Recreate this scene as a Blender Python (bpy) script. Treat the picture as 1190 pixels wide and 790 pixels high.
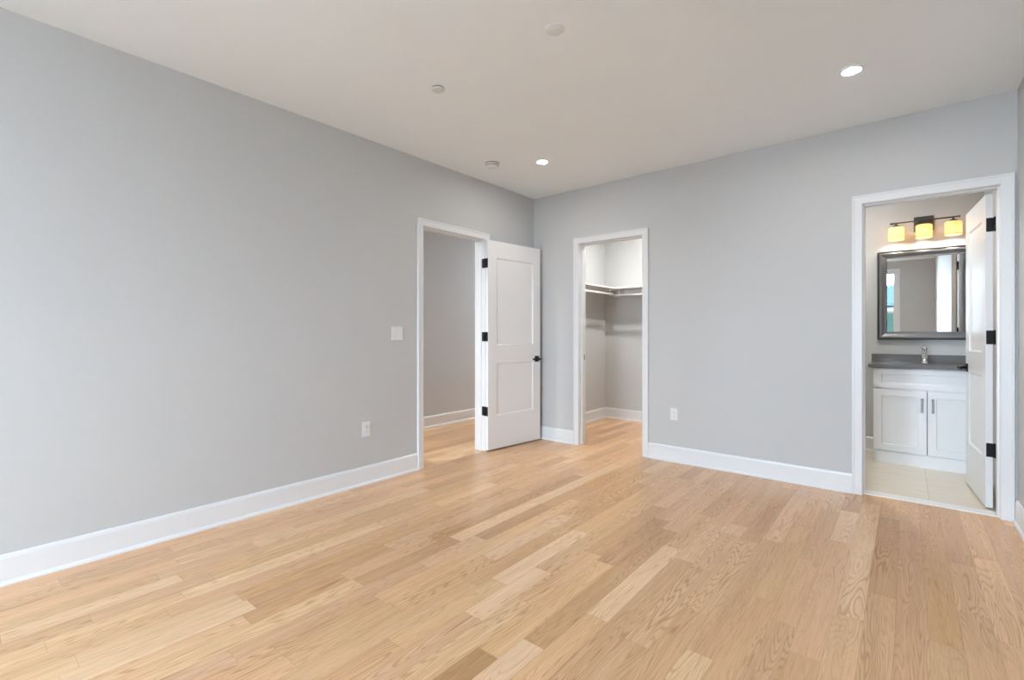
import bpy, bmesh, math, random
from mathutils import Vector, Matrix

SC = bpy.context.scene
for o in list(bpy.data.objects):
    bpy.data.objects.remove(o)
COL = SC.collection
PI = math.pi

# ------------------------------------------------------------------ camera
F_PX, YAW, HORIZON = 550.5, math.radians(39.784), 387.37
cam_d = bpy.data.cameras.new('camera')
cam = bpy.data.objects.new('camera', cam_d)
COL.objects.link(cam)
cam.location = (3.300, -4.358, 1.194)
cam.rotation_euler = (PI / 2, 0, YAW)
cam_d.sensor_fit = 'HORIZONTAL'
cam_d.sensor_width = 36.0
cam_d.lens = F_PX / 1190 * 36.0
cam_d.shift_y = (HORIZON - 395.0) / 1190.0
cam_d.clip_start = 0.02
SC.camera = cam

# ------------------------------------------------------------------ view, world, light
SC.view_settings.view_transform = 'Standard'
SC.view_settings.look = 'None'
SC.view_settings.gamma = 1.0
SC.view_settings.use_curve_mapping = False
SC.view_settings.exposure = 0.80
SC.cycles.use_denoising = True
SC.cycles.max_bounces = 14
SC.cycles.diffuse_bounces = 10
SC.cycles.sample_clamp_indirect = 6.0
SC.cycles.caustics_reflective = False
SC.cycles.caustics_refractive = False

SKY = 28.0            # strength of the overcast sky
LAMP = 240.0         # bedroom downlight lens
HALL_FILL = 265.0  # unseen downlights, added to brighten the hall evenly
CLOSET_LAMP = 640.0
BATH_FILL = 370.0  # unseen downlight, added to lift the bathroom brightness
VANITY_W = 1.35
world = bpy.data.worlds.new('world')
SC.world = world
world.use_nodes = True
bg = world.node_tree.nodes['Background']
bg.inputs[0].default_value = (0.76, 0.94, 1.13, 1)
bg.inputs[1].default_value = SKY

H = 2.74             # ceiling height
RX = 3.8414          # right wall
RY = -8.0            # rear wall
BY = 1.68            # far wall of closet and bathroom
HX = -1.37           # far wall of hall
T = 0.125            # wall thickness

# windows of the rear wall, the second added for daylight (x0, x1, z0, z1)
REAR_WIN = [(2.02, 3.09, 0.45, 2.46), (0.60, 1.67, 0.45, 2.46)]


def portal(name, loc, rot, sx, sy):
    d = bpy.data.lights.new(name, 'AREA')
    d.shape = 'RECTANGLE'
    d.size, d.size_y = sx, sy
    d.cycles.is_portal = True
    o = bpy.data.objects.new(name, d)
    o.location = loc
    o.rotation_euler = rot
    COL.objects.link(o)


for a, b, c, e in REAR_WIN:      # daylight comes in through the windows
    portal('window_daylight', ((a + b) / 2, RY - T - 0.06, (c + e) / 2), (PI / 2, 0, 0), b - a, e - c)


# ------------------------------------------------------------------ materials
def srgb(r, g, b):
    f = lambda c: c / 12.92 if c <= 0.04045 else ((c + 0.055) / 1.055) ** 2.4
    return (f(r / 255), f(g / 255), f(b / 255), 1)


def mat(name, col, rough=0.5, metal=0.0, spec=0.5, noise=0.0, nscale=20, bump=0.0, emis=None, estr=0.0, coat=0.0):
    m = bpy.data.materials.new(name)
    m.use_nodes = True
    nt = m.node_tree
    p = nt.nodes['Principled BSDF']
    p.inputs['Base Color'].default_value = col if len(col) == 4 else (*col, 1)
    p.inputs['Roughness'].default_value = rough
    p.inputs['Metallic'].default_value = metal
    p.inputs['Specular IOR Level'].default_value = spec
    p.inputs['Coat Weight'].default_value = coat
    if emis:
        p.inputs['Emission Color'].default_value = (*emis[:3], 1)
        p.inputs['Emission Strength'].default_value = estr
    if noise or bump:
        tc = nt.nodes.new('ShaderNodeTexCoord')
        n = nt.nodes.new('ShaderNodeTexNoise')
        n.inputs['Scale'].default_value = nscale
        n.inputs['Detail'].default_value = 4
        nt.links.new(tc.outputs['Object'], n.inputs['Vector'])
        if noise:
            mr = nt.nodes.new('ShaderNodeMapRange')
            mr.inputs['To Min'].default_value = 1 - noise
            mr.inputs['To Max'].default_value = 1 + noise
            nt.links.new(n.outputs['Fac'], mr.inputs['Value'])
            mx = nt.nodes.new('ShaderNodeVectorMath')
            mx.operation = 'SCALE'
            mx.inputs[0].default_value = col[:3]
            nt.links.new(mr.outputs[0], mx.inputs['Scale'])
            nt.links.new(mx.outputs[0], p.inputs['Base Color'])
        if bump:
            bp = nt.nodes.new('ShaderNodeBump')
            bp.inputs['Strength'].default_value = bump
            bp.inputs['Distance'].default_value = 0.002
            nt.links.new(n.outputs['Fac'], bp.inputs['Height'])
            nt.links.new(bp.outputs[0], p.inputs['Normal'])
    return m


M_WALL = mat('wall_paint', (0.505, 0.510, 0.508), 0.65, spec=0.25, noise=0.012, nscale=3, bump=0.03)
M_HALL = mat('hall_paint', (0.53, 0.54, 0.555), 0.65, spec=0.25, noise=0.012, nscale=3)
M_CEIL = mat('ceiling_paint', (0.82, 0.88, 0.92), 0.8, spec=0.15, noise=0.01, nscale=4)
M_TRIM = mat('trim_paint', (0.69, 0.70, 0.71), 0.32, spec=0.45, noise=0.008, nscale=6)
M_DOOR = mat('door_paint', (0.75, 0.755, 0.76), 0.30, spec=0.45, noise=0.008, nscale=6)
M_BLACK = mat('black_metal', (0.008, 0.008, 0.009), 0.45, spec=0.25, noise=0.1, nscale=80)
M_PLASTIC = mat('white_plastic', (0.70, 0.705, 0.71), 0.30, spec=0.45, noise=0.005)
M_SLOT = mat('dark_slot', (0.06, 0.06, 0.06), 0.6, noise=0.05)
M_COVER = mat('cover_plate_paint', (0.75, 0.80, 0.835), 0.6, spec=0.2, noise=0.01)
M_CAB = mat('cabinet_paint', (0.80, 0.815, 0.84), 0.35, spec=0.4, noise=0.006)
M_BRONZE = mat('dark_bronze', (0.095, 0.09, 0.088), 0.35, metal=0.9, noise=0.05, nscale=60)
M_STONE = mat('grey_quartz', (0.15, 0.147, 0.145), 0.16, spec=0.5, noise=0.25, nscale=220)
M_CHROME = mat('chrome', (0.82, 0.82, 0.83), 0.10, metal=1.0, noise=0.01)
M_NICKEL = mat('dark_nickel', (0.27, 0.265, 0.26), 0.30, metal=1.0, noise=0.05, nscale=60)
M_PEWTER = mat('pewter_frame', (0.20, 0.20, 0.205), 0.38, metal=0.85, noise=0.06, nscale=40)
M_PEWTER_DARK = mat('dark_frame_edge', (0.05, 0.047, 0.045), 0.4, metal=0.6, noise=0.06, nscale=40)
M_MIRROR = mat('mirror_glass', (0.90, 0.91, 0.91), 0.01, metal=1.0, noise=0.002)
M_MARBLE = mat('threshold_marble', (0.74, 0.735, 0.72), 0.22, spec=0.5, noise=0.06, nscale=9)
M_SINK = mat('white_ceramic', (0.82, 0.82, 0.82), 0.12, noise=0.005)
M_LENS = mat('lamp_lens', (0.9, 0.9, 0.88), 0.4, emis=(1.0, 0.97, 0.94), estr=LAMP, noise=0.001)
M_FILL_HALL = mat('hall_fill_lens', (0.9, 0.9, 0.88), 0.4, emis=(0.97, 0.99, 1.0), estr=HALL_FILL, noise=0.001)
M_LENS_CLOSET = mat('closet_lamp_lens', (0.9, 0.9, 0.88), 0.4, emis=(1.0, 0.97, 0.93), estr=CLOSET_LAMP, noise=0.001)
M_FILL_BATH = mat('bath_fill_lens', (0.9, 0.9, 0.88), 0.4, emis=(1.0, 0.97, 0.93), estr=BATH_FILL, noise=0.001)
M_SHELF = mat('shelf_paint', (0.78, 0.775, 0.765), 0.4, noise=0.008)
M_SIDING = mat('green_siding', (0.008, 0.014, 0.011), 0.8, spec=0.0, noise=0.2, nscale=4)
M_ROOF = mat('teal_shingle', (0.014, 0.022, 0.022), 0.8, spec=0.0, noise=0.3, nscale=12)
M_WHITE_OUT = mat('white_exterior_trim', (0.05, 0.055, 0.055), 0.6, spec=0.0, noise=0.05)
M_GROUND = mat('bounce_ground', (0.72, 0.72, 0.72), 0.9, noise=0.05, nscale=2)  # kept pale as an added reflector, sending daylight up to the ceiling


def glass_mat():
    m = bpy.data.materials.new('window_glass')
    m.use_nodes = True
    nt = m.node_tree
    out = nt.nodes['Material Output']
    nt.nodes.remove(nt.nodes['Principled BSDF'])
    tr = nt.nodes.new('ShaderNodeBsdfTransparent')
    gl = nt.nodes.new('ShaderNodeBsdfGlossy')
    gl.inputs['Roughness'].default_value = 0.02
    fr = nt.nodes.new('ShaderNodeFresnel')
    fr.inputs['IOR'].default_value = 1.3
    mx = nt.nodes.new('ShaderNodeMixShader')
    nt.links.new(fr.outputs[0], mx.inputs[0])
    nt.links.new(tr.outputs[0], mx.inputs[1])
    nt.links.new(gl.outputs[0], mx.inputs[2])
    nt.links.new(mx.outputs[0], out.inputs[0])
    return m


M_GLASS = glass_mat()


def shade_mat():
    m = bpy.data.materials.new('amber_glass_shade')
    m.use_nodes = True
    nt = m.node_tree
    out = nt.nodes['Material Output']
    nt.nodes.remove(nt.nodes['Principled BSDF'])
    tc = nt.nodes.new('ShaderNodeTexCoord')
    n = nt.nodes.new('ShaderNodeTexNoise')
    n.inputs['Scale'].default_value = 25
    nt.links.new(tc.outputs['Object'], n.inputs['Vector'])
    cr = nt.nodes.new('ShaderNodeValToRGB')
    cr.color_ramp.elements[0].color = (1.0, 0.79, 0.50, 1)
    cr.color_ramp.elements[1].color = (1.0, 0.85, 0.60, 1)
    nt.links.new(n.outputs['Fac'], cr.inputs[0])
    t = nt.nodes.new('ShaderNodeBsdfTranslucent')
    d = nt.nodes.new('ShaderNodeBsdfDiffuse')
    nt.links.new(cr.outputs[0], t.inputs[0])
    nt.links.new(cr.outputs[0], d.inputs[0])
    mx = nt.nodes.new('ShaderNodeMixShader')
    mx.inputs[0].default_value = 0.25
    nt.links.new(t.outputs[0], mx.inputs[1])
    nt.links.new(d.outputs[0], mx.inputs[2])
    nt.links.new(mx.outputs[0], out.inputs[0])
    return m


M_SHADE = shade_mat()


def oak_mat():
    m = bpy.data.materials.new('oak_planks')
    m.use_nodes = True
    nt = m.node_tree
    L = nt.links.new
    p = nt.nodes['Principled BSDF']

    def N(t, **kw):
        n = nt.nodes.new('ShaderNode' + t)
        for k, v in kw.items():
            setattr(n, k, v)
        return n
    tc = N('TexCoord')
    tone = N('Attribute', attribute_name='tone')
    seed = N('Attribute', attribute_name='seed')
    sv = N('CombineXYZ')
    s10 = N('Math', operation='MULTIPLY')
    s10.inputs[1].default_value = 37.0
    L(seed.outputs['Fac'], s10.inputs[0])
    L(s10.outputs[0], sv.inputs[0])
    L(s10.outputs[0], sv.inputs[1])
    L(seed.outputs['Fac'], sv.inputs[2])
    add = N('VectorMath', operation='ADD')
    L(tc.outputs['Object'], add.inputs[0])
    L(sv.outputs[0], add.inputs[1])

    def noise(sx, sy, scale, det=3.0, rough=0.5, dist=0.0):
        mp = N('Mapping')
        mp.inputs['Scale'].default_value = (sx, sy, 1)
        L(add.outputs[0], mp.inputs[0])
        n = N('TexNoise')
        n.inputs['Scale'].default_value = scale
        n.inputs['Detail'].default_value = det
        n.inputs['Roughness'].default_value = rough
        n.inputs['Distortion'].default_value = dist
        L(mp.outputs[0], n.inputs['Vector'])
        return n

    # cathedral figure: contour lines of a stretched noise field
    fld = noise(10.0, 0.75, 1.0, 2.0, 0.42, 0.12)
    mul = N('Math', operation='MULTIPLY')
    mul.inputs[1].default_value = 210.0
    L(fld.outputs['Fac'], mul.inputs[0])
    sn = N('Math', operation='SINE')
    L(mul.outputs[0], sn.inputs[0])
    ring = N('MapRange')
    ring.inputs['From Min'].default_value = 0.15
    ring.inputs['From Max'].default_value = 1.0
    L(sn.outputs[0], ring.inputs['Value'])
    # figure shows strongly only in places
    amt = noise(5.0, 0.8, 1.0, 2.0)
    amr = N('MapRange')
    amr.inputs['From Min'].default_value = 0.40
    amr.inputs['From Max'].default_value = 0.68
    amr.inputs['To Min'].default_value = 0.15
    amr.inputs['To Max'].default_value = 1.0
    L(amt.outputs['Fac'], amr.inputs['Value'])
    rm = N('Math', operation='MULTIPLY')
    L(ring.outputs[0], rm.inputs[0])
    L(amr.outputs[0], rm.inputs[1])
    # fine pores along the board
    por = noise(260.0, 7.0, 1.0, 3.0, 0.6)
    pr = N('MapRange')
    pr.inputs['From Min'].default_value = 0.50
    pr.inputs['From Max'].default_value = 0.75
    L(por.outputs['Fac'], pr.inputs['Value'])
    # broad streaks
    st = noise(28.0, 0.9, 1.0, 3.0, 0.6)
    sr = N('MapRange')
    sr.inputs['From Min'].default_value = 0.35
    sr.inputs['From Max'].default_value = 0.70
    L(st.outputs['Fac'], sr.inputs['Value'])

    def mixc(a, fac, mulcol, strength):
        f = N('Math', operation='MULTIPLY')
        f.inputs[1].default_value = strength
        L(fac, f.inputs[0])
        mx = N('Mix', data_type='RGBA', blend_type='MULTIPLY')
        L(f.outputs[0], mx.inputs['Factor'])
        L(a, mx.inputs['A'])
        mx.inputs['B'].default_value = mulcol
        return mx.outputs['Result']
    c = tone.outputs['Color']
    c = mixc(c, sr.outputs[0], (0.80, 0.71, 0.61, 1), 0.55)
    c = mixc(c, rm.outputs[0], (0.66, 0.53, 0.42, 1), 0.80)
    c = mixc(c, pr.outputs[0], (0.74, 0.64, 0.54, 1), 0.85)
    L(c, p.inputs['Base Color'])
    p.inputs['Roughness'].default_value = 0.29
    p.inputs['Specular IOR Level'].default_value = 0.42
    bp = N('Bump')
    bp.inputs['Strength'].default_value = 0.05
    bp.inputs['Distance'].default_value = 0.001
    L(por.outputs['Fac'], bp.inputs['Height'])
    L(bp.outputs[0], p.inputs['Normal'])
    return m


M_OAK = oak_mat()
M_GAP = mat('plank_seam', (0.34, 0.22, 0.13), 0.7, noise=0.05)


def tile_mat():
    m = bpy.data.materials.new('cream_tile')
    m.use_nodes = True
    nt = m.node_tree
    p = nt.nodes['Principled BSDF']
    tc = nt.nodes.new('ShaderNodeTexCoord')
    mp = nt.nodes.new('ShaderNodeMapping')
    mp.inputs['Location'].default_value = (-3.424, -0.80, 0)
    nt.links.new(tc.outputs['Object'], mp.inputs[0])
    br = nt.nodes.new('ShaderNodeTexBrick')
    br.offset = 0.0
    br.inputs['Color1'].default_value = (0.66, 0.595, 0.485, 1)
    br.inputs['Color2'].default_value = (0.69, 0.625, 0.52, 1)
    br.inputs['Mortar'].default_value = (0.50, 0.47, 0.41, 1)
    br.inputs['Scale'].default_value = 1.0
    br.inputs['Mortar Size'].default_value = 0.002
    br.inputs['Brick Width'].default_value = 0.61
    br.inputs['Row Height'].default_value = 0.82
    nt.links.new(mp.outputs[0], br.inputs['Vector'])
    n = nt.nodes.new('ShaderNodeTexNoise')
    mp2 = nt.nodes.new('ShaderNodeMapping')
    mp2.inputs['Scale'].default_value = (1.5, 9, 1)
    nt.links.new(tc.outputs['Object'], mp2.inputs[0])
    nt.links.new(mp2.outputs[0], n.inputs['Vector'])
    n.inputs['Scale'].default_value = 2.5
    n.inputs['Detail'].default_value = 5
    cr = nt.nodes.new('ShaderNodeValToRGB')
    cr.color_ramp.elements[0].color = (0.90, 0.88, 0.84, 1)
    cr.color_ramp.elements[1].color = (1.06, 1.05, 1.04, 1)
    nt.links.new(n.outputs['Fac'], cr.inputs[0])
    mx = nt.nodes.new('ShaderNodeMix')
    mx.data_type = 'RGBA'
    mx.blend_type = 'MULTIPLY'
    mx.inputs['Factor'].default_value = 1.0
    nt.links.new(br.outputs['Color'], mx.inputs['A'])
    nt.links.new(cr.outputs[0], mx.inputs['B'])
    nt.links.new(mx.outputs['Result'], p.inputs['Base Color'])
    p.inputs['Roughness'].default_value = 0.20
    return m


M_TILE = tile_mat()


# ------------------------------------------------------------------ mesh helpers
class MB:
    """Collects shapes and links them as ONE mesh object."""

    def __init__(self, mtx=None):
        self.bm = bmesh.new()
        self.m = mtx or Matrix.Identity(4)

    def v(self, co):
        return self.bm.verts.new(self.m @ Vector(co))

    def face(self, cos, mi=0, smooth=False):
        f = self.bm.faces.new([self.v(c) for c in cos])
        f.material_index = mi
        f.smooth = smooth
        return f

    def box(self, x0, x1, y0, y1, z0, z1, bev=0.0, mi=0, seg=1):
        b = bmesh.new()
        bmesh.ops.create_cube(b, size=1)
        for v in b.verts:
            v.co = Vector(((x0 + x1) / 2 + v.co.x * (x1 - x0), (y0 + y1) / 2 + v.co.y * (y1 - y0),
                           (z0 + z1) / 2 + v.co.z * (z1 - z0)))
        if bev > 0:
            bmesh.ops.bevel(b, geom=list(b.edges), offset=bev, segments=seg, affect='EDGES', profile=0.5)
        self.merge(b, mi)
        return self

    def merge(self, b, mi=0, smooth=False):
        vm = {v: self.v(v.co) for v in b.verts}
        for f in b.faces:
            nf = self.bm.faces.new([vm[v] for v in f.verts])
            nf.material_index = mi
            nf.smooth = smooth or f.smooth
        b.free()

    def lathe(self, prof, origin, axis='Z', n=40, mi=0, smooth=True, sx=1.0, sy=1.0):
        """prof: (radius, height) from start to end; closed with caps where radius > 0."""
        o = Vector(origin)

        def pt(r, h, a):
            c, s = math.cos(a) * r * sx, math.sin(a) * r * sy
            if axis == 'Z':
                return o + Vector((c, s, h))
            if axis == 'Y':
                return o + Vector((c, h, s))
            return o + Vector((h, c, s))
        rings = []
        for r, h in prof:
            if r <= 1e-6:
                rings.append([self.v(pt(0, h, 0))])
            else:
                rings.append([self.v(pt(r, h, 2 * PI * k / n)) for k in range(n)])
        for a, b in zip(rings, rings[1:]):
            for k in range(n):
                k2 = (k + 1) % n
                if len(a) == 1 and len(b) == 1:
                    continue
                if len(a) == 1:
                    f = self.bm.faces.new([a[0], b[k], b[k2]])
                elif len(b) == 1:
                    f = self.bm.faces.new([a[k], b[0], a[k2]])
                else:
                    f = self.bm.faces.new([a[k], b[k], b[k2], a[k2]])
                f.smooth = smooth
                f.material_index = mi
        for ring in (rings[0], rings[-1]):
            if len(ring) > 1:
                f = self.bm.faces.new(ring)
                f.material_index = mi
        return self

    def tube(self, pts, r, n=14, mi=0):
        pts = [Vector(p) for p in pts]
        rings = []
        for i, p in enumerate(pts):
            d = (pts[min(i + 1, len(pts) - 1)] - pts[max(i - 1, 0)]).normalized()
            up = Vector((0, 0, 1)) if abs(d.z) < 0.9 else Vector((1, 0, 0))
            a = d.cross(up).normalized()
            b = d.cross(a).normalized()
            rings.append([self.v(p + (a * math.cos(2 * PI * k / n) + b * math.sin(2 * PI * k / n)) * r) for k in range(n)])
        for a, b in zip(rings, rings[1:]):
            for k in range(n):
                f = self.bm.faces.new([a[k], a[(k + 1) % n], b[(k + 1) % n], b[k]])
                f.smooth = True
                f.material_index = mi
        for ring in (rings[0], rings[-1]):
            self.bm.faces.new(ring).material_index = mi
        return self

    def prism(self, rings, mi=0, closed_path=False, cap=True, mis=None):
        """skins a list of equal closed cross-sections (lists of points)."""
        rv = [[self.v(p) for p in r] for r in rings]
        n = len(rv[0])
        pairs = list(zip(rv, rv[1:])) + ([(rv[-1], rv[0])] if closed_path else [])
        for a, b in pairs:
            for k in range(n):
                f = self.bm.faces.new([a[k], a[(k + 1) % n], b[(k + 1) % n], b[k]])
                f.material_index = mis[k] if mis else mi
        if cap and not closed_path:
            self.bm.faces.new(rv[0]).material_index = mi
            self.bm.faces.new(rv[-1]).material_index = mi
        return self

    def build(self, name, mats, parent=None):
        bmesh.ops.recalc_face_normals(self.bm, faces=list(self.bm.faces))
        me = bpy.data.meshes.new(name)
        self.bm.to_mesh(me)
        self.bm.free()
        for m in (mats if isinstance(mats, (list, tuple)) else [mats]):
            me.materials.append(m)
        o = bpy.data.objects.new(name, me)
        COL.objects.link(o)
        if parent:
            o.parent = parent
            o.matrix_parent_inverse = Matrix.Identity(4)
            if parent.parent is None:
                o.matrix_local = parent.matrix_world.inverted() if parent.type == 'EMPTY' and o.get('abs') else Matrix.Identity(4)
        return o


def tag(o, label, cat, group=None, kind=None):
    o['label'] = label
    o['category'] = cat
    if group:
        o['group'] = group
    if kind:
        o['kind'] = kind
    return o


def thing(name, label, cat, loc=(0, 0, 0), rz=0.0, group=None, kind=None, rx=0.0):
    o = bpy.data.objects.new(name, None)
    o.empty_display_size = 0.1
    o.location = loc
    o.rotation_euler = (rx, 0, rz)
    COL.objects.link(o)
    return tag(o, label, cat, group, kind)


def part(mb, name, m, parent, label=None):
    o = mb.build(name, m)
    o.parent = parent
    if label:
        o['label'] = label
    return o


def struct(mb, name, m, label, cat):
    return tag(mb.build(name, m), label, cat, kind='structure')


def dup(root, loc, label=None, group=None):
    r = root.copy()
    COL.objects.link(r)
    r.location = loc
    if label:
        r['label'] = label
    if group:
        r['group'] = group
    for ch in list(root.children):
        c = ch.copy()
        COL.objects.link(c)
        c.parent = r
        for g in list(ch.children):
            d = g.copy()
            COL.objects.link(d)
            d.parent = c
    return r


# ------------------------------------------------------------------ shell
# door openings: left wall (y0, y1), back wall closet and bath (x0, x1), heads
LD = (-1.632, -0.834, 2.146)
CD = (0.608, 1.324, 2.150)
BD = (3.052, 3.764, 2.150)


def wall_with_holes(mb, along, a0, a1, d0, d1, z0, z1, holes):
    """along: 'x' or 'y'. holes: (h0, h1, zb, zt) sorted."""
    def bx(p, q, za, zb):
        if q - p > 1e-5 and zb - za > 1e-5:
            if along == 'x':
                mb.box(p, q, d0, d1, za, zb)
            else:
                mb.box(d0, d1, p, q, za, zb)
    cur = a0
    for h0, h1, zb, zt in holes:
        bx(cur, h0, z0, z1)
        bx(h0, h1, z0, zb)
        bx(h0, h1, zt, z1)
        cur = h1
    bx(cur, a1, z0, z1)


J = 0.016  # jamb thickness, sits inside the rough opening
mb = MB()
wall_with_holes(mb, 'y', RY - T, BY + T, -T, 0, 0, H, [(LD[0] - J, LD[1] + J, 0, LD[2] + J)])
struct(mb, 'wall_left', M_WALL, 'long plain grey wall with the light switch, running to the open hall doorway', 'wall')
mb = MB()
wall_with_holes(mb, 'x', 0, RX, 0, T, 0, H, [(CD[0] - J, CD[1] + J, 0, CD[2] + J), (BD[0] - J, BD[1] + J, 0, BD[2] + J)])
struct(mb, 'wall_back', M_WALL, 'grey wall holding the closet doorway and the bathroom doorway', 'wall')
mb = MB()
wall_with_holes(mb, 'y', RY - T, BY + T, RX, RX + T, 0, H, [])
struct(mb, 'wall_right', M_WALL, 'narrow sliver of grey wall beside the bathroom door casing', 'wall')
mb = MB()
wall_with_holes(mb, 'x', -T, RX + T, RY - T, RY, 0, H, sorted(REAR_WIN))
struct(mb, 'wall_rear', M_WALL, 'grey wall with tall windows seen in the bathroom mirror', 'wall')
mb = MB().box(0, RX + T, BY, BY + T, 0, H)
struct(mb, 'wall_far', M_WALL, 'light grey wall behind the vanity mirror and the closet shelf', 'wall')
mb = MB().box(2.05, 2.15, T, BY, 0, H)
struct(mb, 'wall_partition', M_WALL, 'grey partition wall between closet and bathroom', 'wall')
mb = MB().box(HX - T, HX, -4.0, 2.6, 0, H)
mb.box(HX, -T, -4.0 - T, -4.0, 0, H)
mb.box(HX, -T, 2.6, 2.6 + T, 0, H)
mb.box(-T, -T + 0.02, BY + T, 2.6, 0, H)
struct(mb, 'wall_hall', M_HALL, 'taupe grey hall wall seen through the open hall doorway', 'wall')
mb = MB().box(HX - T, RX + T, RY - T, 2.6 + T, H, H + 0.12)
struct(mb, 'ceiling', M_CEIL, 'flat white ceiling with recessed lights', 'ceiling')

# ---- oak floor: every board a quad with its own tone
random.seed(11)
PW = 0.1016
X0 = 2.147 - 36 * PW
TONES = {
    'mid': (0.66, 0.435, 0.265), 'pale': (0.76, 0.555, 0.37), 'pink': (0.69, 0.46, 0.295),
    'tan': (0.58, 0.365, 0.205), 'honey': (0.66, 0.44, 0.262), 'dark': (0.44, 0.265, 0.14), 'light': (0.72, 0.50, 0.32),
}
# boards picked out by eye: (x on the board, y start, y end, tone)
FIXED = [
    (2.10, -3.60, -3.055, 'dark'), (2.20, -3.50, -2.905, 'pale'), (1.88, -2.925, -2.42, 'pale'),
    (1.72, -2.742, -2.05, 'tan'), (2.20, -2.905, -2.14, 'tan'), (2.30, -2.60, -1.75, 'pale'),
    (3.24, -1.62, -0.45, 'tan'), (3.13, -1.915, -0.20, 'pale'), (3.43, -1.90, -0.62, 'tan'),
    (3.54, -0.988, 0.02, 'tan'), (2.93, -2.143, -1.44, 'mid'), (1.08, -4.1, -3.487, 'pale'),
    (1.10, -3.487, -2.768, 'tan'), (1.30, -2.455, -1.69, 'pale'), (1.20, -2.536, -2.195, 'tan'),
    (1.40, -2.35, -1.684, 'tan'), (2.55, -1.367, -1.19, 'pale'), (1.99, -3.4, -2.70, 'light'),
    (0.95, -3.5, -2.6, 'tan'),
]
fix = {}
for x, a, b, t in FIXED:
    fix.setdefault(int((x - X0) // PW), []).append((a, b, t))
bmf = bmesh.new()
tone_l = bmf.faces.layers.float_color.new('tone') if hasattr(bmf.faces.layers, 'float_color') else None
cols, seeds = [], []
k = 0
while True:
    xa, xb = X0 + k * PW, X0 + (k + 1) * PW
    if xa > RX + 0.1:
        break
    if xb < HX - 0.1:
        k += 1
        continue
    yend = 0.03 if xa > 2.04 else BY + 0.02
    if xb < 0:
        yend = 2.6
    fx = sorted(fix.get(k, []))
    joints = []
    y = RY - random.uniform(0.0, 1.0)
    fi = 0
    while y < yend:
        nxt = [f for f in fx if f[0] >= y - 1e-6]
        if nxt and abs(nxt[0][0] - y) < 1e-6:
            joints.append((y, nxt[0][1], nxt[0][2]))
            y = nxt[0][1]
            continue
        e = y + random.choice([0.45, 0.6, 0.75, 0.9, 1.05, 1.25])
        if nxt and e > nxt[0][0] - 0.3:
            e = nxt[0][0]
        t = random.choices(['mid', 'pink', 'honey', 'light', 'tan', 'pale', 'dark'], [36, 14, 18, 18, 9, 6, 0.0])[0]
        joints.append((y, e, t))
        y = e
    g = 0.0004
    for a, b, t in joints:
        a, b = max(a, RY - 0.02), min(b, yend)
        if b - a < 0.01:
            continue
        x0c, x1c = max(xa, HX), min(xb, RX)
        vs = [bmf.verts.new(c) for c in ((x0c + g, a + g, 0), (x1c - g, a + g, 0), (x1c - g, b - g, 0), (x0c + g, b - g, 0))]
        bmf.faces.new(vs)
        j = 1.06 * random.uniform(0.93, 1.06)
        c = TONES[t]
        cols.append((c[0] * j, c[1] * j * 0.955 * random.uniform(0.985, 1.015), c[2] * j * 0.885 * random.uniform(0.96, 1.04), 1))
        seeds.append(random.uniform(0, 9))
    k += 1
# seam bed and slab under the boards
nb = len(cols)
for bxs in ((HX - T, 2.05, RY - T, 2.6, -0.12, -0.0008), (2.05, RX + T, RY - T, 0.03, -0.12, -0.0008)):
    b = bmesh.new()
    bmesh.ops.create_cube(b, size=1)
    for v in b.verts:
        v.co = Vector((bxs[0] if v.co.x < 0 else bxs[1], bxs[2] if v.co.y < 0 else bxs[3], bxs[4] if v.co.z < 0 else bxs[5]))
    vm = {v: bmf.verts.new(v.co) for v in b.verts}
    for f in b.faces:
        bmf.faces.new([vm[v] for v in f.verts]).material_index = 1
    b.free()
me = bpy.data.meshes.new('floor')
bmf.to_mesh(me)
bmf.free()
ca = me.attributes.new('tone', 'FLOAT_COLOR', 'FACE')
sa = me.attributes.new('seed', 'FLOAT', 'FACE')
for i in range(len(me.polygons)):
    ca.data[i].color = cols[i] if i < nb else (0.2, 0.12, 0.07, 1)
    sa.data[i].value = seeds[i] if i < nb else 0
me.materials.append(M_OAK)
me.materials.append(M_GAP)
fl = bpy.data.objects.new('floor', me)
COL.objects.link(fl)
tag(fl, 'light oak plank floor running through bedroom, hall and closet', 'floor', kind='structure')

mb = MB().box(2.15, RX, 0.135, BY, -0.12, 0.001)
struct(mb, 'floor_bathroom', M_TILE, 'cream polished tile floor inside the bathroom', 'floor')
mb = MB().box(BD[0] - J, BD[1] + J, 0.03, 0.135, -0.12, 0.006, bev=0.003)
struct(mb, 'trim_4', M_MARBLE, 'white marble threshold strip on the floor of the bathroom doorway', 'threshold')

# ---- door trim: casing > jamb, stop
MAP = {
    'L': lambda u, d, z: (d, u, z),            # left wall: d = +x into the bedroom
    'B': lambda u, d, z: (u, -d, z),           # back wall: d = -y into the bedroom
}


def sweep_u(mb, mp, u0, u1, zt, prof):
    """mitred casing round three sides; prof = closed list (outward offset, depth)."""
    rings = []
    for cu, cz, su, sz in ((u0, 0, -1, 0), (u0, zt, -1, 1), (u1, zt, 1, 1), (u1, 0, 1, 0)):
        rings.append([mp(cu + su * o, d, cz + sz * o) for o, d in prof])
    mb.prism(rings)


CASING = [(0.0, 0.0), (0.0, 0.011), (0.003, 0.014), (0.048, 0.016), (0.050, 0.020), (0.060, 0.020), (0.063, 0.017), (0.063, 0.0)]


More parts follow.
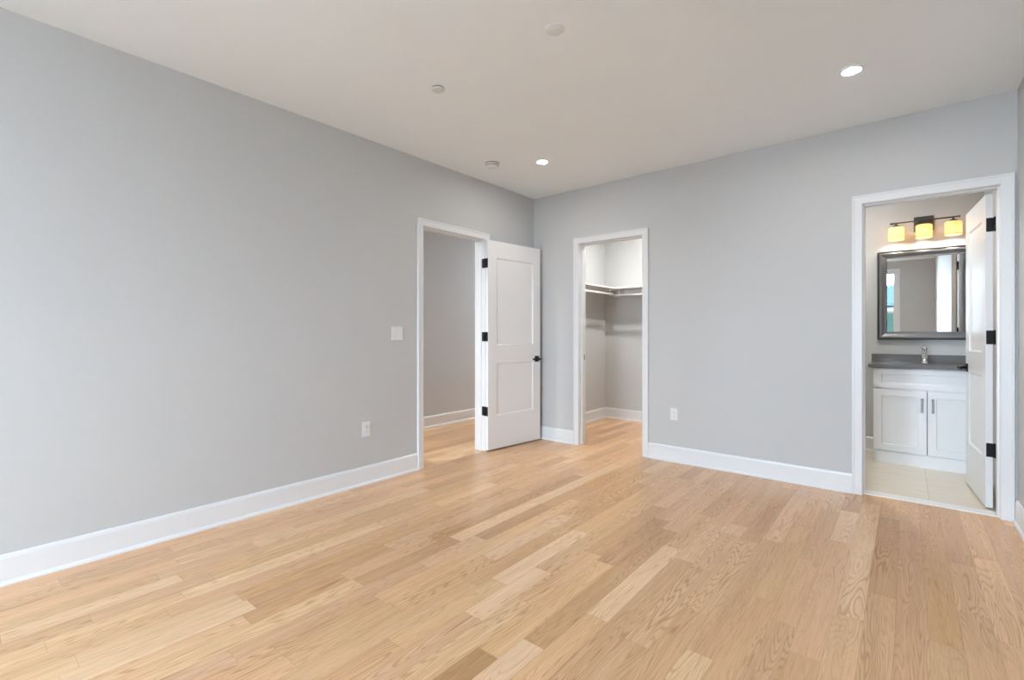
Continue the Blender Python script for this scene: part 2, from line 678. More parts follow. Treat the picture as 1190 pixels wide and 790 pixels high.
def door_trim(name, wall, u0, u1, zt, label, stop_d):
    mp = MAP[wall]
    mb = MB()
    sweep_u(mb, mp, u0 - 0.002, u1 + 0.002, zt + 0.002, CASING)
    c = struct(mb, name, M_TRIM, label, 'door casing')
    mb = MB()
    d0, d1 = 0.0, -T
    prof = [(0.0, d0), (J, d0), (J, d1), (0.0, d1)]
    sweep_u(mb, mp, u0, u1, zt, prof)
    part(mb, 'jamb', M_TRIM, c)
    mb = MB()
    prof = [(0.0, stop_d[0]), (-0.009, stop_d[0] - 0.002), (-0.011, stop_d[1] + 0.004), (-0.011, stop_d[1]), (0.0, stop_d[1])]
    sweep_u(mb, mp, u0, u1, zt, prof)
    part(mb, 'door_stop', M_TRIM, c)
    # casing on the other side of the wall
    mb = MB()
    rings = [(o, -T - d) for o, d in CASING]
    sweep_u(mb, mp, u0 - 0.002, u1 + 0.002, zt + 0.002, rings)
    part(mb, 'rear_casing', M_TRIM, c)
    return c


t1 = door_trim('trim_1', 'L', *LD, 'white casing around the hall doorway in the long wall', (-0.040, -0.085))
t2 = door_trim('trim_2', 'B', *CD, 'white casing around the doorless closet opening', (-0.040, -0.082))
t3 = door_trim('trim_3', 'B', *BD, 'white casing around the bathroom doorway in the corner', (-0.030, -0.078))
mb = MB().box(CD[0] - 0.001, CD[0] + 0.0015, 0.084, 0.112, 0.905, 0.965, bev=0.001)
part(mb, 'strike_plate', M_BLACK, t2, 'small black strike plate')

# ---- baseboards
BASE = [(0, 0), (0.025, 0), (0.025, 0.006), (0.021, 0.014), (0.014, 0.019), (0.013, 0.020), (0.013, 0.126), (0.0105, 0.1275),
        (0.0105, 0.131), (0.009, 0.138), (0.004, 0.144), (0, 0.144)]


def base_run(mb, axis, a, b, wall, sgn):
    rings = []
    for t in (a, b):
        rings.append([((t, wall + sgn * d, z) if axis == 'x' else (wall + sgn * d, t, z)) for d, z in BASE])
    mb.prism(rings)


CW = 0.065
mb = MB()
base_run(mb, 'y', RY, LD[0] - CW, 0, 1)
base_run(mb, 'y', LD[1] + CW, 0, 0, 1)
struct(mb, 'baseboard_left', M_TRIM, 'white baseboard along the long grey wall', 'baseboard')
mb = MB()
base_run(mb, 'x', 0, CD[0] - CW, 0, -1)
base_run(mb, 'x', CD[1] + CW, BD[0] - CW, 0, -1)
struct(mb, 'baseboard_back', M_TRIM, 'white baseboard between the closet and bathroom doorways', 'baseboard')
mb = MB()
base_run(mb, 'y', RY, -0.022, RX, -1)
struct(mb, 'baseboard_right', M_TRIM, 'short visible end of white baseboard by the bathroom casing', 'baseboard')
mb = MB()
base_run(mb, 'x', 0, RX, RY, 1)
struct(mb, 'baseboard_rear', M_TRIM, 'white baseboard under the tall windows', 'baseboard')
mb = MB()
base_run(mb, 'y', -4.0, 2.6, HX, 1)
struct(mb, 'baseboard_hall', M_TRIM, 'white baseboard in the hall beyond the open door', 'baseboard')
mb = MB()
base_run(mb, 'y', T + 0.03, BY, 0, 1)
base_run(mb, 'x', 0, 2.05, BY, -1)
struct(mb, 'baseboard_closet', M_TRIM, 'white baseboard meeting in the corner of the closet', 'baseboard')
mb = MB()
base_run(mb, 'x', 2.15, 3.058, BY, -1)
struct(mb, 'baseboard_bathroom', M_TRIM, 'white baseboard beside the bathroom vanity', 'baseboard')


# ------------------------------------------------------------------ windows
def window(name, mp, u0, u1, z0, z1, label, rail=True):
    """mp(u, d, z): d = depth into the room from the inner wall face."""
    mb = MB()

    def bx(ua, ub, da, db, za, zb, bev=0.002):
        a, b = Vector(mp(ua, da, za)), Vector(mp(ub, db, zb))
        mb.box(min(a.x, b.x), max(a.x, b.x), min(a.y, b.y), max(a.y, b.y), za, zb, bev=bev)
    w = 0.085
    bx(u0 - w, u0, 0, 0.018, z0 - w, z1 + w)
    bx(u1, u1 + w, 0, 0.018, z0 - w, z1 + w)
    bx(u0, u1, 0, 0.018, z1, z1 + w)
    bx(u0, u1, 0, 0.018, z0 - w, z0)
    wn = struct(mb, name, M_TRIM, label, 'window')
    mb = MB()
    f = 0.045
    for ua, ub, za, zb in ((u0, u0 + f, z0, z1), (u1 - f, u1, z0, z1), (u0 + f, u1 - f, z1 - f, z1), (u0 + f, u1 - f, z0, z0 + f)):
        bx(ua, ub, -T, 0, za, zb, 0.003)
    if rail:
        zm = z0 + (z1 - z0) * 0.485
        bx(u0 + f, u1 - f, -0.09, -0.04, zm - 0.022, zm + 0.022, 0.003)
    part(mb, 'sash', M_TRIM, wn)
    mb = MB()
    bx(u0 + f, u1 - f, -0.068, -0.062, z0 + f, z1 - f, 0)
    part(mb, 'pane', M_GLASS, wn)


RM = lambda u, d, z: (u, RY + d, z)
window('window_1', RM, *REAR_WIN[0], 'tall white sash window reflected in the bathroom mirror')
window('added_window_2', RM, *REAR_WIN[1], 'unseen tall sash window added for daylight, nearest the long wall, behind the viewer')  # unseen opening, added and placed to spread the daylight


# ------------------------------------------------------------------ doors
def panel_leaf(mb, w, h, t, stile, panels, z0):
    """leaf in local coords: u = x 0..w, visible face at y = 0, back at y = -t (so +y faces the viewer)."""
    us = [0, stile, w - stile, w]
    zs = [z0] + [z for p in panels for z in p] + [h]
    for side in (1, -1):
        y = 0 if side == 1 else -t
        ins = -side
        for i in range(3):
            for k in range(len(zs) - 1):
                a, b, c, d = us[i], us[i + 1], zs[k], zs[k + 1]
                if i == 1 and k % 2 == 1:
                    # sticking: small step, slope, then the flat field
                    steps = [(0, 0), (0.003, 0.005), (0.014, 0.010), (0.017, 0.010)]
                    for (o1, d1), (o2, d2) in zip(steps, steps[1:]):
                        q1 = [(a + o1, c + o1), (b - o1, c + o1), (b - o1, d - o1), (a + o1, d - o1)]
                        q2 = [(a + o2, c + o2), (b - o2, c + o2), (b - o2, d - o2), (a + o2, d - o2)]
                        for m_ in range(4):
                            n_ = (m_ + 1) % 4
                            mb.face([(q1[m_][0], y + ins * d1, q1[m_][1]), (q1[n_][0], y + ins * d1, q1[n_][1]),
                                     (q2[n_][0], y + ins * d2, q2[n_][1]), (q2[m_][0], y + ins * d2, q2[m_][1])])
                    o, dd = steps[-1]
                    mb.face([(a + o, y + ins * dd, c + o), (b - o, y + ins * dd, c + o), (b - o, y + ins * dd, d - o), (a + o, y + ins * dd, d - o)])
                else:
                    mb.face([(a, y, c), (b, y, c), (b, y, d), (a, y, d)])
    mb.face([(0, 0, z0), (0, -t, z0), (0, -t, h), (0, 0, h)])
    mb.face([(w, 0, z0), (w, -t, z0), (w, -t, h), (w, 0, h)])
    mb.face([(0, 0, z0), (w, 0, z0), (w, -t, z0), (0, -t, z0)])
    mb.face([(0, 0, h), (w, 0, h), (w, -t, h), (0, -t, h)])
    bmesh.ops.remove_doubles(mb.bm, verts=list(mb.bm.verts), dist=1e-5)


def lever(door, w, t, z, toward=-1):
    """square rosette with a straight lever on both faces."""
    for side in (1, -1):
        y0 = 0 if side == 1 else -t
        u = w - 0.058
        mb = MB()
        mb.box(u - 0.032, u + 0.032, min(y0, y0 + side * 0.008), max(y0, y0 + side * 0.008), z - 0.032, z + 0.032, bev=0.002)
        h = part(mb, 'door_handle', M_BLACK, door, 'matt black lever handle with square rosette')
        mb = MB()
        mb.lathe([(0.011, 0), (0.011, 0.044)] if side == 1 else [(0.011, -0.044), (0.011, 0)], (u, y0 + side * 0.008, z), axis='Y', n=20)
        a, b = y0 + side * 0.046, y0 + side * 0.058
        mb.box(u - 0.112, u + 0.012, min(a, b), max(a, b), z - 0.011, z + 0.011, bev=0.003, seg=2)
        part(mb, 'lever', M_BLACK, h)


def local_frame(A, Bp, normal_left=True):
    u = (Vector((Bp[0], Bp[1], 0)) - Vector((A[0], A[1], 0))).normalized()
    return math.atan2(u.y, u.x)


# door_1: hall door standing wide open against the back corner.
# local x runs hinge -> free edge, visible face is local -y side here, so mirror through y
def make_door(name, A, Bp, w, panels, ztop, zbot, hinge_z, handle_z, face_sign, label, jamb_plate):
    ang = local_frame(A, Bp)
    d = thing(name, label, 'door', (A[0], A[1], 0), ang, kind='structure')
    # face_sign -1: the visible face looks to local -y
    mtx = Matrix.Identity(4) if face_sign == 1 else Matrix.Scale(-1, 4, (0, 1, 0))
    mb = MB(mtx)
    t = 0.035
    panel_leaf(mb, w, ztop, t, 0.115, panels, zbot)
    leaf = part(mb, 'leaf', M_DOOR, d)
    for side in (1, -1):
        y0 = 0 if side == 1 else -t
        u = w - 0.058
        z = handle_z
        m1 = MB(mtx)
        m1.box(u - 0.032, u + 0.032, min(y0, y0 + side * 0.008), max(y0, y0 + side * 0.008), z - 0.032, z + 0.032, bev=0.002)
        h = part(m1, 'door_handle', M_BLACK, d, 'matt black lever handle with square rosette')
        m2 = MB(mtx)
        a, b = y0 + side * 0.0075, y0 + side * 0.048
        m2.lathe([(0.011, min(a, b)), (0.011, max(a, b))], (u, 0, z), axis='Y', n=20)
        a, b = y0 + side * 0.046, y0 + side * 0.058
        m2.box(u - 0.110, u + 0.012, min(a, b), max(a, b), z - 0.011, z + 0.011, bev=0.003, seg=2)
        part(m2, 'lever', M_BLACK, h)
    inv = Matrix.Translation((A[0], A[1], 0)) @ Matrix.Rotation(ang, 4, 'Z')
    inv = inv.inverted()
    for zb, zt in hinge_z:
        m3 = MB(mtx)
        # plate let into the leaf edge
        m3.box(-0.002, 0.001, -t - 0.005, -0.003, zb, zt, bev=0.0008)
        # plate on the jamb and the knuckle, in room coordinates
        m4 = MB(inv)
        jx0, jx1, jy0, jy1, kx, ky = jamb_plate
        m4.box(jx0, jx1, jy0, jy1, zb, zt, bev=0.0008)
        for q in range(5):
            za = zb + (zt - zb) * q / 5 + 0.0008
            zc = zb + (zt - zb) * (q + 1) / 5 - 0.0008
            m4.lathe([(0.0065, za), (0.0065, zc)], (kx, ky, 0), n=14)
        m4.lathe([(0.004, zb - 0.003), (0.004, zt + 0.003)], (kx, ky, 0), n=12)
        for f in m4.bm.faces:
            m3.bm.faces.new([m3.bm.verts.new(v.co) for v in f.verts]).smooth = f.smooth
        m4.bm.free()
        bmesh.ops.remove_doubles(m3.bm, verts=list(m3.bm.verts), dist=1e-6)
        part(m3, 'hinge', M_BLACK, d, 'black butt hinge')
    return d


make_door('door_1', (0.0585, -0.842), (0.141, -0.073), 0.774, [(0.352, 0.886), (1.072, 1.968)], 2.139, 0.014,
          [(0.358, 0.450), (1.114, 1.208), (1.860, 1.954)], 0.912, -1,
          'white two-panel door folded open against the wall, black lever handle, by the closet',
          (-0.034, 0.0195, LD[1] - 0.0015, LD[1] + 0.001, 0.0115, -0.8425))
make_door('door_2', (3.714, 0.186), (3.665, 0.869), 0.686, [(0.344, 0.897), (1.058, 1.977)], 2.140, 0.012,
          [(0.356, 0.449), (1.120, 1.214), (1.885, 1.978)], 0.925, 1,
          'white two-panel door swung into the bathroom, seen nearly edge on beside the vanity',
          (3.7630, 3.7655, 0.088, 0.130, 3.7575, 0.176))

# ------------------------------------------------------------------ wall plates
def plate(name, wall, u, z, w, h, label, cat, rockers):
    """rockers: list of (du, width, height, kind)"""
    loc = (0, u, z) if wall == 'L' else (u, 0, z)
    rz = PI / 2 if wall == 'L' else 0
    # local: x along the wall, -y out of the wall
    t = thing(name, label, cat, loc, rz)
    mb = MB()
    mb.box(-w / 2, w / 2, -0.006, 0, -h / 2, h / 2, bev=0.0025, seg=2)
    part(mb, 'wall_plate', M_PLASTIC, t)
    for du, rw, rh, kind in rockers:
        mb = MB()
        if kind == 'rocker':
            mb.prism([[(du + s * rw / 2, -0.0055, -rh / 2), (du + s * rw / 2, -0.0065, -rh / 2), (du + s * rw / 2, -0.0078, 0),
                       (du + s * rw / 2, -0.0108, rh / 2), (du + s * rw / 2, -0.0055, rh / 2)] for s in (-1, 1)])
            part(mb, 'rocker', M_PLASTIC, t)
        else:
            mb.box(du - rw / 2, du + rw / 2, -0.0085, -0.0055, -rh / 2, rh / 2, bev=0.001)
            r = part(mb, 'receptacle', M_PLASTIC, t)
            for zz in (-0.019, 0.019):
                mb = MB()
                mb.box(du - 0.0075, du - 0.0055, -0.0089, -0.0080, zz - 0.002, zz + 0.006)
                mb.box(du + 0.0055, du + 0.0075, -0.0089, -0.0080, zz - 0.002, zz + 0.005)
                mb.lathe([(0.0024, -0.0089), (0.0024, -0.0080)], (du, 0, zz - 0.0075), axis='Y', n=12)
                part(mb, 'socket_slots', M_SLOT, r)
    return t


plate('light_switch', 'L', -1.908, 1.194, 0.114, 0.116, 'white double rocker switch plate on the long wall beside the hall doorway', 'switch',
      [(-0.023, 0.034, 0.068, 'rocker'), (0.023, 0.034, 0.068, 'rocker')])
plate('power_outlet', 'L', -2.208, 0.436, 0.074, 0.118, 'white wall outlet low on the long wall, below the light switch', 'outlet',
      [(0, 0.034, 0.068, 'outlet')])
plate('power_outlet', 'B', 1.638, 0.443, 0.070, 0.110, 'white wall outlet low on the wall just past the closet doorway', 'outlet',
      [(0, 0.034, 0.068, 'outlet')])


# ------------------------------------------------------------------ ceiling fittings
def downlight(loc, label, lens, r=0.050, group=None, name='downlight'):
    t = thing(name, label, 'ceiling light', (loc[0], loc[1], H), group=group)
    mb = MB()
    mb.lathe([(r, -0.001), (r + 0.002, -0.006), (r + 0.014, -0.005), (r + 0.018, 0.0), (r + 0.002, 0.0)], (0, 0, 0), n=48)
    part(mb, 'trim_ring', M_CEIL, t)
    mb = MB()
    mb.lathe([(0.0, -0.0035), (r * 0.6, -0.0033), (r, -0.002), (r, 0.0)], (0, 0, 0), n=48)
    part(mb, 'lens', lens, t)
    return t


downlight((0.777, -0.904), 'glowing round recessed light near the ceiling corner beside the smoke detector', M_LENS, 0.042)
downlight((3.052, -0.940), 'glowing round recessed light in the ceiling toward the bathroom doorway', M_LENS, 0.044)
downlight((-0.72, -3.35), 'unseen recessed light added to brighten the hall, at its near end', M_FILL_HALL, 0.12)
downlight((-0.72, 2.15), 'unseen recessed light added to brighten the hall, at its far end', M_FILL_HALL, 0.12)
downlight((0.98, 0.80), 'recessed light in the middle of the closet ceiling', M_LENS_CLOSET, 0.06)
downlight((2.75, 0.75), 'unseen recessed light added to brighten the bathroom, left of the vanity', M_FILL_BATH, 0.06)

t = thing('smoke_detector', 'white round smoke detector on the ceiling near the corner', 'smoke detector', (0.398, -1.155, H))
mb = MB().lathe([(0.0665, 0), (0.0665, -0.004), (0.0, -0.004)], (0, 0, 0), n=44)
part(mb, 'collar', M_SLOT, t, 'collar coloured dark as gap shade')  # dark colour stands in for shade between base and ceiling
mb = MB().lathe([(0.066, -0.0045), (0.066, -0.010), (0.062, -0.014), (0.0, -0.014)], (0, 0, 0), n=44)
part(mb, 'mounting_base', M_PLASTIC, t)
mb = MB().lathe([(0.055, -0.0135), (0.055, -0.022), (0.050, -0.030), (0.036, -0.036), (0.020, -0.038), (0.0, -0.038)], (0, 0, 0), n=44)
cv = part(mb, 'cover', M_PLASTIC, t)
mb = MB()
for q in range(22):
    a = 2 * PI * q / 22
    mb.m = Matrix.Rotation(a, 4, 'Z')
    mb.box(0.053, 0.0562, -0.005, 0.005, -0.021, -0.016)
part(mb, 'vent_slots', M_SLOT, cv)
mb = MB().lathe([(0.014, -0.0375), (0.013, -0.0405), (0.0, -0.0405)], (0.0, -0.012, 0), n=24)
part(mb, 'test_button', M_COVER, cv)

t = thing('sprinkler_cover', 'small domed white sprinkler cover on the ceiling above the long wall', 'sprinkler', (1.030, -2.360, H))
mb = MB().lathe([(0.041, -0.006), (0.041, -0.011), (0.036, -0.014), (0.0, -0.0155)], (0, 0, 0), n=40)
part(mb, 'cap', M_PLASTIC, t)
mb = MB().lathe([(0.038, 0.0), (0.038, -0.0065), (0.0, -0.0065)], (0, 0, 0), n=40)
part(mb, 'collar', M_SLOT, t, 'collar coloured dark as gap shade')  # shade of the gap above the cap, put into the colour
t = thing('ceiling_cover_plate', 'faint flat grey round cover plate in mid ceiling', 'cover plate', (1.925, -2.368, H))
mb = MB().lathe([(0.050, 0.0), (0.050, -0.0025), (0.047, -0.004), (0.0, -0.004)], (0, 0, 0), n=44)
part(mb, 'cover_disc', M_COVER, t)
for s in (-1, 1):
    mb = MB()
    mb.lathe([(0.004, -0.0038), (0.0035, -0.0052), (0.0, -0.0054)], (s * 0.024, s * 0.012, 0), n=12)
    part(mb, 'screw', M_COVER, t)

# ------------------------------------------------------------------ closet
SZ = 1.790


def closet_shelf(name, label, x0, x1, y0, y1, cleats):
    t = thing(name, label, 'shelf', (0, 0, 0))
    mb = MB().box(x0, x1, y0, y1, SZ, SZ + 0.019, bev=0.0015)
    part(mb, 'shelf_board', M_SHELF, t)
    for c in cleats:
        mb = MB().box(*c, SZ - 0.045, SZ, bev=0.001)
        part(mb, 'cleat', M_SHELF, t)
    return t


closet_shelf('closet_shelf', 'white closet shelf on the side wall, nearer the hall door', 0.0, 0.305, T, BY, [(0.0, 0.018, T, BY - 0.018)])
closet_shelf('closet_shelf', 'white closet shelf across the far wall of the closet', 0.305, 2.05, 1.378, BY, [(0.305, 2.05, BY - 0.018, BY)])


def rod(name, label, a, b, zr, brackets):
    t = thing(name, label, 'rod', (0, 0, 0))
    mb = MB().tube([(*a, zr), (*b, zr)], 0.0155, n=20)
    part(mb, 'pole', M_PLASTIC, t)
    for bx, by, dx, dy in brackets:
        mb = MB()
        px, py = -dy, dx
        # hook under the shelf with an arm back to the wall
        pts = [(bx, by, SZ), (bx, by, zr + 0.045), (bx + dx * 0.022, by + dy * 0.022, zr + 0.010), (bx + dx * 0.014, by + dy * 0.014, zr - 0.016), (bx - dx * 0.008, by - dy * 0.008, zr - 0.020)]
        mb.tube(pts, 0.004, n=8)
        part(mb, 'bracket', M_SHELF, t)
    return t


rod('closet_rod', 'white hanging rod under the closet shelf on the side wall', (0.285, T), (0.285, 1.37), 1.714, [(0.285, 0.62, -1, 0), (0.285, 1.30, -1, 0)])
rod('closet_rod', 'white hanging rod under the closet shelf on the far wall', (0.285, 1.395), (2.05, 1.395), 1.697, [(0.36, 1.395, 0, 1), (1.15, 1.395, 0, 1)])

# ------------------------------------------------------------------ bathroom vanity
VX0, VX1, VY = 3.062, 3.820, 1.195
VC = (VX0 + VX1) / 2
van = thing('vanity_cabinet', 'white shaker vanity cabinet with two doors under the grey countertop', 'cabinet', (VC, BY, 0))
to_l = Matrix.Translation((-VC, -BY, 0))
mb = MB(to_l)
for bx_ in ((VX0, VX0 + 0.016, VY + 0.020, BY - 0.001, 0.001, 0.877), (VX1 - 0.016, VX1, VY + 0.020, BY - 0.001, 0.001, 0.877),
            (VX0 + 0.016, VX1 - 0.016, BY - 0.010, BY - 0.001, 0.104, 0.877), (VX0 + 0.016, VX1 - 0.016, VY + 0.020, BY - 0.010, 0.104, 0.120),
            (VX0 + 0.016, VX1 - 0.016, VY + 0.020, VY + 0.038, 0.845, 0.877), (VX0 + 0.016, VX1 - 0.016, VY + 0.020, VY + 0.038, 0.670, 0.705),
            (VX0 + 0.016, VX0 + 0.04, VY + 0.020, VY + 0.038, 0.120, 0.845), (VX1 - 0.04, VX1 - 0.016, VY + 0.020, VY + 0.038, 0.120, 0.845)):
    mb.box(*bx_)
part(mb, 'body', M_CAB, van)
mb = MB(to_l).box(VX0 + 0.002, VX1 - 0.002, VY + 0.004, VY + 0.0195, 0.001, 0.112, bev=0.001)
part(mb, 'toe_kick', M_CAB, van)


def shaker(name, x0, x1, z0, z1, rail, stile):
    mb = MB(to_l)
    fr = 0.0205
    us, zs = [x0, x0 + stile, x1 - stile, x1], [z0, z0 + rail, z1 - rail, z1]
    y = VY
    for i in range(3):
        for k in range(3):
            a, b, c, d = us[i], us[i + 1], zs[k], zs[k + 1]
            if i == 1 and k == 1:
                o, dd = 0.004, 0.009
                q1 = [(a, c), (b, c), (b, d), (a, d)]
                q2 = [(a + o, c + o), (b - o, c + o), (b - o, d - o), (a + o, d - o)]
                for m_ in range(4):
                    n_ = (m_ + 1) % 4
                    mb.face([(q1[m_][0], y, q1[m_][1]), (q1[n_][0], y, q1[n_][1]), (q2[n_][0], y + dd, q2[n_][1]), (q2[m_][0], y + dd, q2[m_][1])])
                mb.face([(p[0], y + dd, p[1]) for p in q2])
            else:
                mb.face([(a, y, c), (b, y, c), (b, y, d), (a, y, d)])
    mb.face([(x0, y, z0), (x1, y, z0), (x1, y + fr, z0), (x0, y + fr, z0)])
    mb.face([(x0, y, z1), (x1, y, z1), (x1, y + fr, z1), (x0, y + fr, z1)])
    mb.face([(x0, y, z0), (x0, y, z1), (x0, y + fr, z1), (x0, y + fr, z0)])
    mb.face([(x1, y, z0), (x1, y, z1), (x1, y + fr, z1), (x1, y + fr, z0)])
    mb.face([(x0, y + fr, z0), (x1, y + fr, z0), (x1, y + fr, z1), (x0, y + fr, z1)])
    bmesh.ops.remove_doubles(mb.bm, verts=list(mb.bm.verts), dist=1e-5)
    return part(mb, name, M_CAB, van)


G = 0.0025
for x0, x1, hx in ((VX0 + 0.002, VC - G, VC - 0.036), (VC + G, VX1 - 0.002, VC + 0.036)):
    d = shaker('door', x0, x1, 0.120, 0.683, 0.058, 0.058)
    mb = MB(to_l)
    zc = 0.556
    mb.box(hx - 0.0065, hx + 0.0065, VY - 0.030, VY - 0.022, zc - 0.058, zc + 0.058, bev=0.003, seg=2)
    for s in (-1, 1):
        mb.lathe([(0.0085, -0.0005), (0.006, -0.006), (0.0055, -0.024)], (hx, VY, zc + s * 0.052), axis='Y', n=14)
        mb.box(hx - 0.008, hx + 0.008, VY - 0.032, VY - 0.022, zc + s * 0.055 - 0.007, zc + s * 0.055 + 0.007, bev=0.003, seg=2)
    part(mb, 'handle', M_NICKEL, d, 'dark nickel bar pull')
shaker('false_drawer_front', VX0 + 0.002, VX1 - 0.002, 0.694, 0.868, 0.045, 0.058)

ct = thing('vanity_countertop', 'dark grey stone countertop with low backsplash on the white vanity', 'countertop', (VC, BY, 0.878))
CX0, CX1, CY0, CY1 = 3.024, RX, 1.172, BY
hx0, hx1, hy0, hy1 = VC - 0.22, VC + 0.22, 1.27, 1.53
ctl = Matrix.Translation((-VC, -BY, -0.878))
mb = MB(ctl)
for a, b, c, d in ((CX0, hx0, CY0, CY1), (hx1, CX1, CY0, CY1), (hx0, hx1, CY0, hy0), (hx0, hx1, hy1, CY1)):
    mb.box(a, b, c, d, 0.878, 0.912)
bmesh.ops.remove_doubles(mb.bm, verts=list(mb.bm.verts), dist=1e-5)
part(mb, 'slab', M_STONE, ct)
mb = MB(ctl).box(CX0 + 0.004, CX1, BY - 0.020, BY, 0.912, 0.990, bev=0.0015)
part(mb, 'backsplash', M_STONE, ct)
mb = MB(ctl)
R1 = [(hx0 - 0.004, hy0 - 0.004), (hx1 + 0.004, hy0 - 0.004), (hx1 + 0.004, hy1 + 0.004), (hx0 - 0.004, hy1 + 0.004)]
R2 = [(hx0 + 0.03, hy0 + 0.03), (hx1 - 0.03, hy0 + 0.03), (hx1 - 0.03, hy1 - 0.03), (hx0 + 0.03, hy1 - 0.03)]
for m_ in range(4):
    n_ = (m_ + 1) % 4
    mb.face([(*R1[m_], 0.8775), (*R1[n_], 0.8775), (*R2[n_], 0.776), (*R2[m_], 0.776)])
mb.face([(*p, 0.776) for p in R2])
part(mb, 'sink_basin', M_SINK, ct, 'white undermount sink basin')

FXX, FYY = 3.432, 1.585
fa = thing('faucet', 'chrome single-lever faucet standing on the grey vanity countertop', 'faucet', (FXX, FYY, 0.912))
mb = MB().lathe([(0.029, 0), (0.029, 0.005), (0.023, 0.009), (0.021, 0.03), (0.021, 0.128), (0.0, 0.128)], (0, 0, 0), n=28)
part(mb, 'body', M_CHROME, fa)
mb = MB().tube([(0, -0.015, 0.088), (0, -0.07, 0.092), (0, -0.118, 0.088), (0, -0.128, 0.078), (0, -0.129, 0.068)], 0.0115, n=16)
part(mb, 'spout', M_CHROME, fa)
mb = MB().lathe([(0.0215, 0.131), (0.0215, 0.150), (0.018, 0.156), (0.0, 0.157)], (0, 0, 0), n=28)
mb.box(-0.006, 0.006, -0.075, 0.0, 0.151, 0.159, bev=0.0025, seg=2)
part(mb, 'handle', M_CHROME, fa)

# mirror
MX0, MX1, MZ0, MZ1 = 3.075, 3.800, 1.133, 2.006
mi = thing('wall_mirror', 'rectangular mirror in a wide pewter frame above the vanity', 'mirror', ((MX0 + MX1) / 2, BY, MZ0))
ml = Matrix.Translation((-(MX0 + MX1) / 2, -BY, -MZ0))
mb = MB(ml)
# profile (inward distance, depth out of the wall)
PROF = [(0, 0), (0, 0.030), (0.003, 0.034), (0.010, 0.034), (0.013, 0.031), (0.022, 0.036), (0.034, 0.034), (0.058, 0.022),
        (0.066, 0.020), (0.069, 0.023), (0.074, 0.023), (0.077, 0.017), (0.077, 0.0)]
MIS = [1, 1, 1, 1, 0, 0, 0, 0, 0, 0, 1, 1, 1]
rings = []
for cx, cz, sx, sz in ((MX0, MZ0, 1, 1), (MX1, MZ0, -1, 1), (MX1, MZ1, -1, -1), (MX0, MZ1, 1, -1)):
    rings.append([(cx + sx * o, BY - d, cz + sz * o) for o, d in PROF])
mb.prism(rings, closed_path=True, mis=MIS)
part(mb, 'frame', [M_PEWTER, M_PEWTER_DARK], mi)
# the glass leans forward very slightly
mb = MB(ml)
gz0, gz1 = MZ0 + 0.0755, MZ1 - 0.0755
mb.prism([[(x, BY - 0.008, gz0), (x, BY - 0.003, gz0), (x, BY - 0.012, gz1), (x, BY - 0.0195, gz1)] for x in (MX0 + 0.0755, MX1 - 0.0755)])
part(mb, 'glass', M_MIRROR, mi)

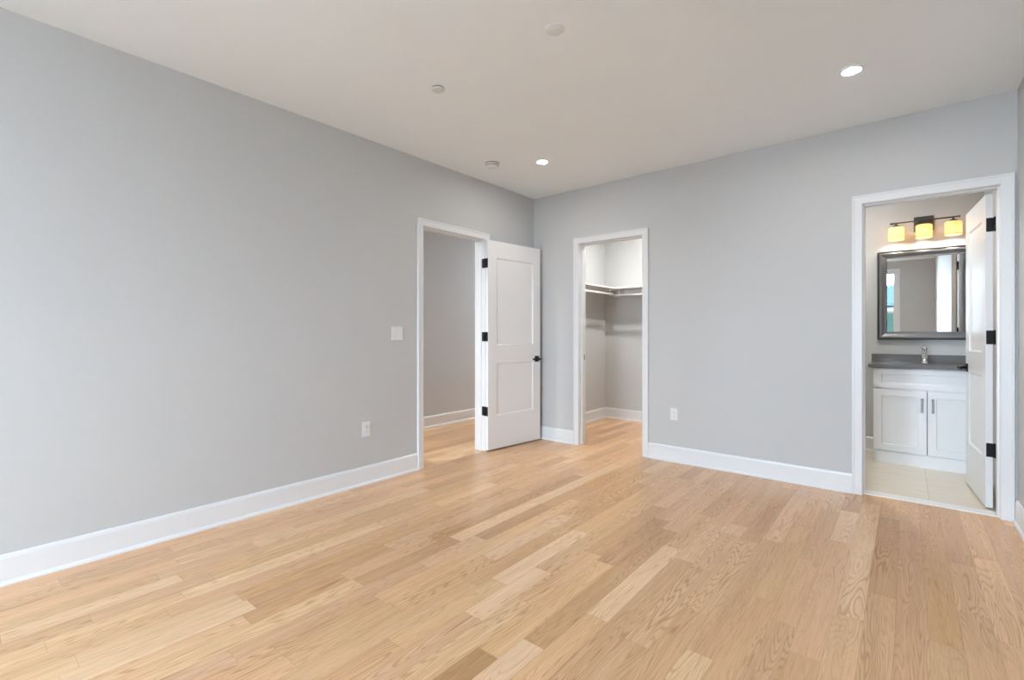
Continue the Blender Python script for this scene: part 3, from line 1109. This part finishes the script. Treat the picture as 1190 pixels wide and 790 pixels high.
# vanity light: back plate, bar, three amber shades
LX, LZ = 3.427, 2.262
LY = BY - 0.115
vl = thing('vanity_light', 'three-shade bar light with glowing amber shades above the mirror', 'wall light', (LX, BY, LZ))
mb = MB().box(-0.073, 0.073, -0.022, 0, -0.085, 0.055, bev=0.003, seg=2)
part(mb, 'back_plate', M_BRONZE, vl)
mb = MB()
for s in (-0.045, 0.045):
    mb.tube([(s, -0.02, 0.0), (s, -0.115, 0.0)], 0.006, n=12)
mb.tube([(-0.245, -0.115, 0.0), (0.245, -0.115, 0.0)], 0.0065, n=14)
for s in (-1, 1):
    mb.lathe([(0.0, -0.006), (0.009, -0.004), (0.009, 0.004), (0.0, 0.006)], (s * 0.245, -0.115, 0), axis='X', n=14)
part(mb, 'bar', M_BRONZE, vl)
for sx in (-0.203, 0.0, 0.203):
    mb = MB()
    mb.lathe([(0.007, -0.003), (0.008, -0.016), (0.020, -0.024), (0.036, -0.036), (0.036, -0.043), (0.0, -0.043)], (sx, -0.115, 0), n=24)
    sk = part(mb, 'socket_cup', M_BRONZE, vl)
    mb = MB()
    r, z0, z1, th = 0.061, -0.040, -0.165, 0.004
    outer = [(0.022, z0), (r - 0.012, z0 - 0.001), (r - 0.003, z0 - 0.006), (r, z0 - 0.015), (r, z1)]
    inner = [(r - th, z1), (r - th, z0 - 0.015), (r - th - 0.003, z0 - 0.009), (r - 0.014, z0 - 0.005), (0.022, z0 - 0.004)]
    pr = outer + inner
    rv = [[mb.v((sx + rr * math.cos(2 * PI * q / 40), -0.115 + rr * math.sin(2 * PI * q / 40), h)) for q in range(40)] for rr, h in pr]
    for a, b in zip(rv, rv[1:] + rv[:1]):
        for q in range(40):
            f = mb.bm.faces.new([a[q], a[(q + 1) % 40], b[(q + 1) % 40], b[q]])
            f.smooth = True
    part(mb, 'lamp_shade', M_SHADE, vl, 'glowing amber glass drum shade')
    ld = bpy.data.lights.new('vanity_bulb', 'POINT')
    ld.energy = VANITY_W
    ld.color = (1.0, 0.90, 0.74)
    ld.shadow_soft_size = 0.018
    lo = bpy.data.objects.new('vanity_bulb', ld)
    lo.location = (LX + sx, LY, LZ - 0.140)
    COL.objects.link(lo)

# ------------------------------------------------------------------ outside the windows
mb = MB().box(-30, 34, -45, RY - 0.6, -3.2, -3.0)
struct(mb, 'ground', M_GROUND, 'unseen pale ground outside, made bright to bounce daylight in', 'ground')
nh = thing('neighbor_house', 'dark green house across the way, reflected in the bathroom mirror', 'house', (2.0, -17.0, -3.0))
nl = Matrix.Translation((-2.0, 17.0, 3.0))
mb = MB(nl)
mb.box(1.0, 4.4, -25, -17, -3.0, 1.80)
for q in range(25):
    z = -2.9 + q * 0.185
    mb.prism([[(x, -17.0, z), (x, -16.965, z), (x, -17.0, z + 0.18)] for x in (1.0, 4.4)])
part(mb, 'siding', M_SIDING, nh)
mb = MB(nl)
mb.prism([[(x, -16.5, 1.72), (x, -16.5, 1.84), (x, -21, 2.75), (x, -25.5, 1.84), (x, -25.5, 1.72)] for x in (0.8, 4.6)])
part(mb, 'roof', M_ROOF, nh)
mb = MB(nl).box(1.0, 4.4, -16.96, -16.90, 1.50, 1.66)
part(mb, 'frieze_board', M_WHITE_OUT, nh)
